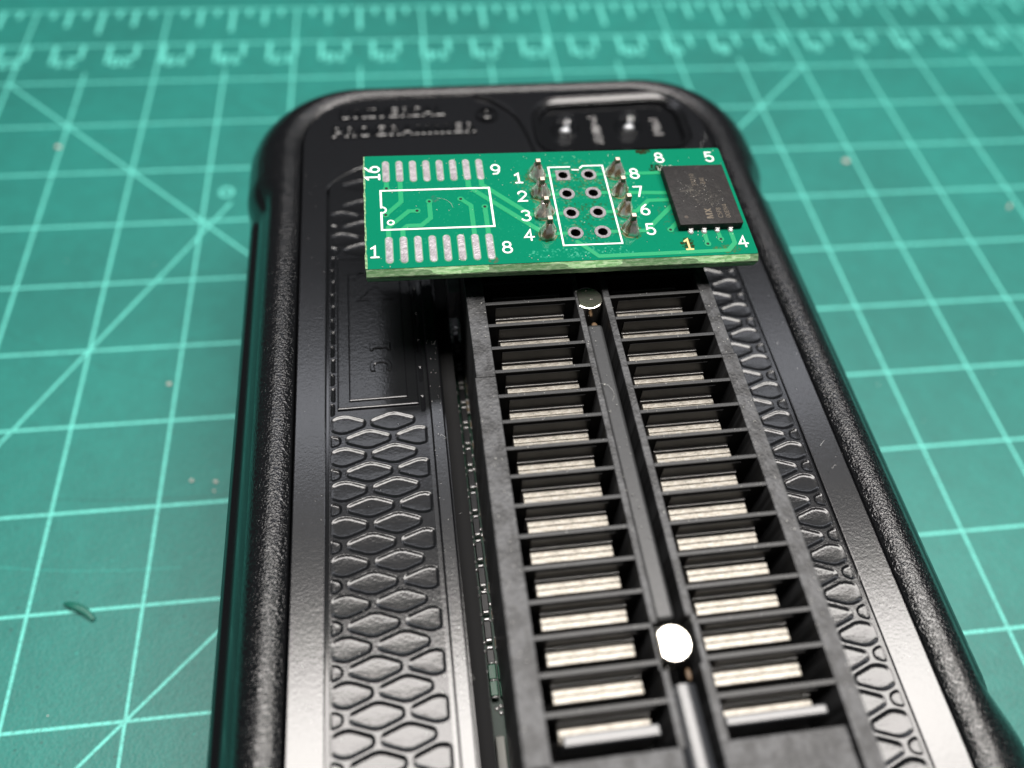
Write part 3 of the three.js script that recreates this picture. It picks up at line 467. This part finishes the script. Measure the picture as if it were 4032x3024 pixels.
  silk('printed_number', [...digit(1, -19.4, -4.22, 1.3, 0.2, 0, 1), ...digit(6, -19.4, -5.3, 1.3, 0.2, 0, 1)]);
  mesh('printed_number', digit(1, 8.9, 5.75, 1.25, 0.2, 0), new THREE.MeshPhysicalMaterial({ color: rgb(0.62, 0.47, 0.2), roughness: 0.5 }), ad).userData.label = 'scorched yellow number 1';
  // two rows of plated holes
  const sq = (u, v, h) => rect(u - h, u + h, v - h, v + h);
  holes.forEach(([u, v], i) => {
    const ring = mesh('plated_hole', slab(i ? circle(u, v, 0.76 + rr(-0.03, 0.03), 24) : sq(u, v, 0.7), 0, 0.06, 0.02, [circle(u, v, 0.46, 18)], 1), M.tin, ad);
    mesh('hole_wall', new THREE.CylinderGeometry(0.49, 0.49, 1.4, 18, 1, true).translate(u, -0.72, v), M.hole, ring);
    mesh('hole_bottom', new THREE.CylinderGeometry(0.49, 0.49, 0.1, 18).translate(u, -1.3, v), M.hole, ring);
  });
  // header pins with their solder cones; the lower ends go into the socket
  const pinMat = new THREE.MeshPhysicalMaterial({ color: rgb(0.16, 0.135, 0.1), metalness: 0.5, roughness: 0.35 }), tipMat = new THREE.MeshPhysicalMaterial({ color: rgb(0.85, 0.72, 0.6), metalness: 0.5, roughness: 0.35 });
  const flux = new THREE.MeshPhysicalMaterial({ map: fluxTex, color: rgb(0.85, 0.83, 0.8), metalness: 0.72, roughness: 0.17, clearcoat: 0.5, clearcoatRoughness: 0.05, bumpMap: grainTex, bumpScale: 1.6e-5 });
  for (const s of [-1, 1]) HV.forEach((v, i) => {
    const u = s * 3.84, lean = rr(-0.04, 0.04), h = 1.95 + rr(-0.12, 0.1);
    const pin = mesh('header_pin', [box(u - 0.25 + lean, u + 0.25 + lean, -6.4, h, v - 0.25, v + 0.25, 0.09)], pinMat, ad);
    mesh('pin_tip', box(u - 0.21 + lean, u + 0.21 + lean, h - 0.02, h + 0.04, v - 0.21, v + 0.21, 0.025), tipMat, pin);
    const k = rr(0.92, 1.08), prof = [[0.84, 0], [0.86, 0.12], [0.82, 0.35], [0.7, 0.62], [0.55, 0.9], [0.44, 1.2], [0.38, 1.45], [0.22, 1.52]].map(([r, y]) => new THREE.Vector2(r * k, y * rr(0.94, 1.05)));
    const cone = new THREE.LatheGeometry(prof, 20), p = cone.attributes.position;
    for (let q = 0; q < p.count; q++) { const a = Math.atan2(p.getZ(q), p.getX(q)), w = 1 + 0.12 * Math.sin(a * 2 + i * 1.7 + s) + 0.06 * Math.sin(a * 5 + i); p.setX(q, p.getX(q) * w); p.setZ(q, p.getZ(q) * w); }
    cone.computeVertexNormals(); cone.translate(u, 0.01, v);
    mesh('solder_cone', cone, flux, pin, null, 5);
    const res = slab(circle(u, v + 0.05, 0.88, 20), 0, 0.02);
    mesh('flux_ring', res, new THREE.MeshPhysicalMaterial({ color: rgb(0.16, 0.2, 0.1), roughness: 0.15 }), pin);
  });
  // memory chip
  const cc = document.createElement('canvas'); cc.width = 488; cc.height = 640; const y = cc.getContext('2d');
  y.fillStyle = 'rgb(34,32,32)'; y.fillRect(0, 0, 488, 640);
  for (let i = 0; i < 5200; i++) { const g = rr(20, 90); y.fillStyle = 'rgba(' + g + ',' + g * 0.97 + ',' + g * 0.95 + ',' + rr(0.05, 0.3) + ')'; y.beginPath(); y.arc(rnd() * 488, rnd() * 640, rr(0.6, 2.6), 0, 7); y.fill(); }
  y.save(); y.translate(0, 640); y.rotate(-Math.PI / 2);     // lines read away from the viewer
  const X = (v) => (4.1 - v) * 80, Y = (u) => (u - 8.35) * 80; y.fillStyle = 'rgba(150,138,118,0.72)'; y.font = 'bold 58px sans-serif';
  y.save(); y.beginPath(); y.rect(0, 0, 215, 488); y.rect(395, 0, 245, 488); y.clip();
  y.font = 'bold 74px sans-serif'; y.fillText('MX', X(3.5), Y(11.75)); y.font = '50px sans-serif'; y.fillText('73210', X(-0.95), Y(11.2)); y.fillText('C5F8', X(3.4), Y(12.68)); y.fillText('-Z4I', X(-1.0), Y(12.1)); y.fillText('00EN4', X(3.4), Y(13.4)); y.restore();
  y.restore();
  y.fillStyle = 'rgba(150,135,118,0.5)'; y.beginPath(); y.arc((9.15 - 8.35) * 80, 640 - (4.1 - 3.14) * 80, 15, 0, 7); y.fill();
  for (let i = 0; i < 900; i++) { const a = rnd() * 6.28, d = Math.sqrt(rnd()), g = rnd() < 0.35 ? rr(90, 160) : rr(8, 50); y.fillStyle = 'rgba(' + g + ',' + g * 0.95 + ',' + g * 0.85 + ',' + rr(0.15, 0.6) + ')'; y.beginPath(); y.arc(255 + 130 * d * Math.cos(a) + 30 * Math.sin(a), 330 + 120 * d * Math.sin(a), rr(0.8, 5), 0, 7); y.fill(); }
  for (let i = 0; i < 160; i++) { const g = rnd() < 0.5 ? 75 : 22; y.fillStyle = 'rgba(' + g + ',' + g * 0.97 + ',' + g * 0.94 + ',' + rr(0.06, 0.2) + ')'; y.beginPath(); y.ellipse(rnd() * 488, rnd() * 640, rr(8, 40), rr(5, 22), rnd() * 3, 0, 7); y.fill(); }
  y.strokeStyle = 'rgba(130,125,115,0.4)'; y.lineWidth = 12; y.beginPath(); y.moveTo(80, 290); y.lineTo(190, 275); y.stroke();
  const chipTex = new THREE.CanvasTexture(cc); chipTex.colorSpace = THREE.SRGBColorSpace;
  const A = [8.38, 14.45, -3.85, 4.05];
  const cg = toCreasedNormals(slab(rounded(rect(A[0], A[1], A[2], A[3]), 0.08, 2), 0.05, 0.82, 0.06, [], 2), 0.6);
  { const p = cg.attributes.position, uv = cg.attributes.uv; for (let i = 0; i < p.count; i++) uv.setXY(i, (p.getX(i) - A[0]) / (A[1] - A[0]), 1 - (p.getZ(i) - A[2]) / (A[3] - A[2])); }
  const scuff = texture(256, (u, v) => 0.5 * noise(u * 48, v * 48, 48, 51) + 0.5 * noise(u * 110, v * 110, 110, 52));
  const chip = mesh('memory_chip', cg, new THREE.MeshPhysicalMaterial({ map: chipTex, color: rgb(0.75, 0.75, 0.75), roughness: 0.6, specularIntensity: 0.6, bumpMap: scuff, bumpScale: 4e-5 }), ad);
  for (let k = 0; k < 4; k++) {
    const u = 9.5 + 1.28 * k, s = new THREE.SphereGeometry(0.32, 16, 10).scale(0.85 + rr(-0.08, 0.12), 0.75, 0.95 + rr(0, 0.25)).translate(u, 0.03, 4.22 + rr(-0.04, 0.06));
    mesh('solder_joint', [s, box(u - 0.22, u + 0.22, 0.02, 0.32, 3.9, 4.2, 0.05)], M.solder, chip);
  }
}

// ---------------------------------------------------------------- a green shaving, lint and dust
{
  const g = thing('plastic_shaving', 'tiny curled dark green plastic shaving lying on the mat left of the programmer', 'plastic shaving', [-47.9, 0, 10.3]);
  const curve = new THREE.CatmullRomCurve3([[-2.2, 0.3, -1], [-1.1, 0.75, -0.5], [0.2, 0.6, 0.2], [1.3, 0.35, 1.3]].map((p) => new THREE.Vector3(...p)));
  const tube = new THREE.TubeGeometry(curve, 24, 0.42, 8), p = tube.attributes.position;
  for (let i = 0; i < p.count; i++) { const t = Math.floor(i / 9) / 24, c = curve.getPoint(t), k = 0.25 + 0.8 * Math.sin(Math.PI * (0.12 + 0.74 * t)); p.setXYZ(i, lerp(c.x, p.getX(i), k), Math.max(0.05, lerp(c.y, p.getY(i), 0.4 * k)), lerp(c.z, p.getZ(i), k)); }
  tube.computeVertexNormals();
  mesh('curl', tube, new THREE.MeshPhysicalMaterial({ color: rgb(0.015, 0.13, 0.095), roughness: 0.4 }), g);
}
{
  const ball = new THREE.IcosahedronGeometry(1, 1), dm = (c) => new THREE.MeshPhysicalMaterial({ color: c, roughness: 0.6 });
  function specks(name, label, list, m) {
    const q = new THREE.InstancedMesh(ball, m, list.length), o = new THREE.Object3D();
    list.forEach(([x, y, z, r], i) => { o.position.set(x * MM, y * MM, z * MM); o.rotation.set(rnd() * 6, rnd() * 6, rnd() * 6); o.scale.set(r * MM * rr(0.7, 1.6), r * MM * 0.7, r * MM); o.updateMatrix(); q.setMatrixAt(i, o.matrix); });
    q.name = numbered(name); q.userData = { label, category: 'dust', kind: 'stuff' }; q.castShadow = q.receiveShadow = true; scene.add(q);
  }
  const a = [];
  for (let i = 0; i < 170; i++) { const z = rr(-1, 37), k = rnd(); const x = k < 0.3 ? rr(-3, -1.4) : k < 0.55 ? rr(7, 8.6) : k < 0.7 ? rr(9.7, 10.2) : rr(18.8, 20); a.push([x, TOP + 0.03, z, rr(0.02, 0.06)]); }
  for (let i = 0; i < 120; i++) { const k = Math.floor(rr(0, 15)), l = rnd() < 0.5; a.push([l ? rr(-1, 6.8) : rr(10.4, 18.6), TOP, 2.54 * k + (l ? 0 : 0.11) + rr(-0.12, 0.12), rr(0.02, 0.05)]); }
  specks('socket_dust', 'pale dust grains on the black socket and its dividers', a, dm(rgb(0.5, 0.5, 0.47)));
  const b = [];
  for (let i = 0; i < 30; i++) b.push([rr(-19, -16.7), TOP - 6.98, rr(-28, 36), rr(0.012, 0.03)]);
  for (let i = 0; i < 50; i++) b.push([rr(-16, -7.6), TOP - 7.47, rr(-20, 36), rr(0.012, 0.03)]);
  for (let i = 0; i < 80; i++) b.push([rr(-6.9, -5.9), TOP - 6.74, rr(-20, 36), rr(0.015, 0.04)]);
  for (let i = 0; i < 20; i++) b.push([rr(27.7, 30.3), TOP - 6.98, rr(-20, 36), rr(0.015, 0.035)]);
  for (let i = 0; i < 90; i++) b.push([rnd() < 0.5 ? rr(-22, -20.4) : rr(31.5, 33.4), TOP - 7.5, rr(-30, 36), rr(0.02, 0.05)]);
  specks('case_dust', 'fine pale dust on the black programmer case', b, dm(rgb(0.5, 0.49, 0.46)));
  const c = [[-42, 0.1, -21, 0.32], [-31.8, 0.1, -12, 0.28], [-37.5, 0.1, -5.5, 0.25], [-34.5, 0.1, -5, 0.3], [-34.6, 0.1, -3.7, 0.2], [72, 0.12, -60, 0.5], [-66, 0.12, -73, 0.55], [97, 0.1, -46, 0.4]];
  for (let i = 0; i < 40; i++) c.push([rr(-60, 80), 0.05, rr(-80, 25), rr(0.03, 0.1)]);
  specks('mat_specks', 'small pale crumbs scattered on the green mat', c, dm(rgb(0.65, 0.6, 0.55)));
  const d = [];
  const q4 = new THREE.Matrix4().compose(ad.position, new THREE.Quaternion().setFromEuler(ad.rotation), new THREE.Vector3(1, 1, 1)), v3 = new THREE.Vector3();
  const onBoard = (u, v, r, h = 0.03) => { v3.set(u * MM, h * MM, v * MM).applyMatrix4(q4); d.push([v3.x / MM, v3.y / MM, v3.z / MM, r]); };
  for (let i = 0; i < 130; i++) onBoard(rr(-19, 15), rr(-7, 7), rr(0.02, 0.045));
  for (let i = 0; i < 40; i++) onBoard(8.5 + rr(-0.4, 1.4), -4.05 + rr(-0.5, 0.15), rr(0.03, 0.08), rr(0.05, 0.3));
  for (let i = 0; i < 60; i++) onBoard(rr(9.4, 13.4), rr(-2, 2), rr(0.012, 0.03), 0.83);
  specks('board_dust', 'bright solder crumbs and dust on the green adapter board', d, dm(rgb(0.7, 0.68, 0.62)));
  const fibre = (pts, r) => new THREE.TubeGeometry(new THREE.CatmullRomCurve3(pts.map((p) => new THREE.Vector3(...p))), 16, r, 5);
  const f = [fibre([[28.2, TOP - 6.6, -27.6], [28.5, TOP - 6.4, -28.8], [29.3, TOP - 6.3, -29.7], [29.3, TOP - 6.5, -31]], 0.008), fibre([[-4.9, TOP + 4.2, -9.6], [-4.3, TOP + 4.25, -9.4], [-3.7, TOP + 4.25, -8.8], [-3.5, TOP + 4.2, -8.2]], 0.008), fibre([[-23.3, TOP - 9, -1.5], [-23, TOP - 8.6, -1.2], [-22.7, TOP - 8.6, -1], [-22.4, TOP - 8.5, -1.2]], 0.02), fibre([[7, TOP - 0.1, 9.6], [7.9, TOP + 0.1, 9.9], [8.4, TOP, 10.8], [8.1, TOP, 11.6]], 0.006)];
  for (let i = 0; i < 14; i++) { const x = rnd() < 0.5 ? rr(-6.5, -5) : rr(27, 29), z = rr(-2, 34), y = TOP - 6.7; f.push(fibre([[x, y, z], [x + rr(-0.3, 0.3), y + 0.15, z + rr(-0.3, 0.3)], [x + rr(-0.5, 0.5), y + 0.1, z + rr(-0.6, 0.6)]], 0.008)); }
  const m = mesh('lint', f, dm(rgb(0.7, 0.7, 0.68)), scene); m.userData = { label: 'thin pale lint fibres on the board and case', category: 'lint', kind: 'stuff' };
}
renderer.render(scene, camera);
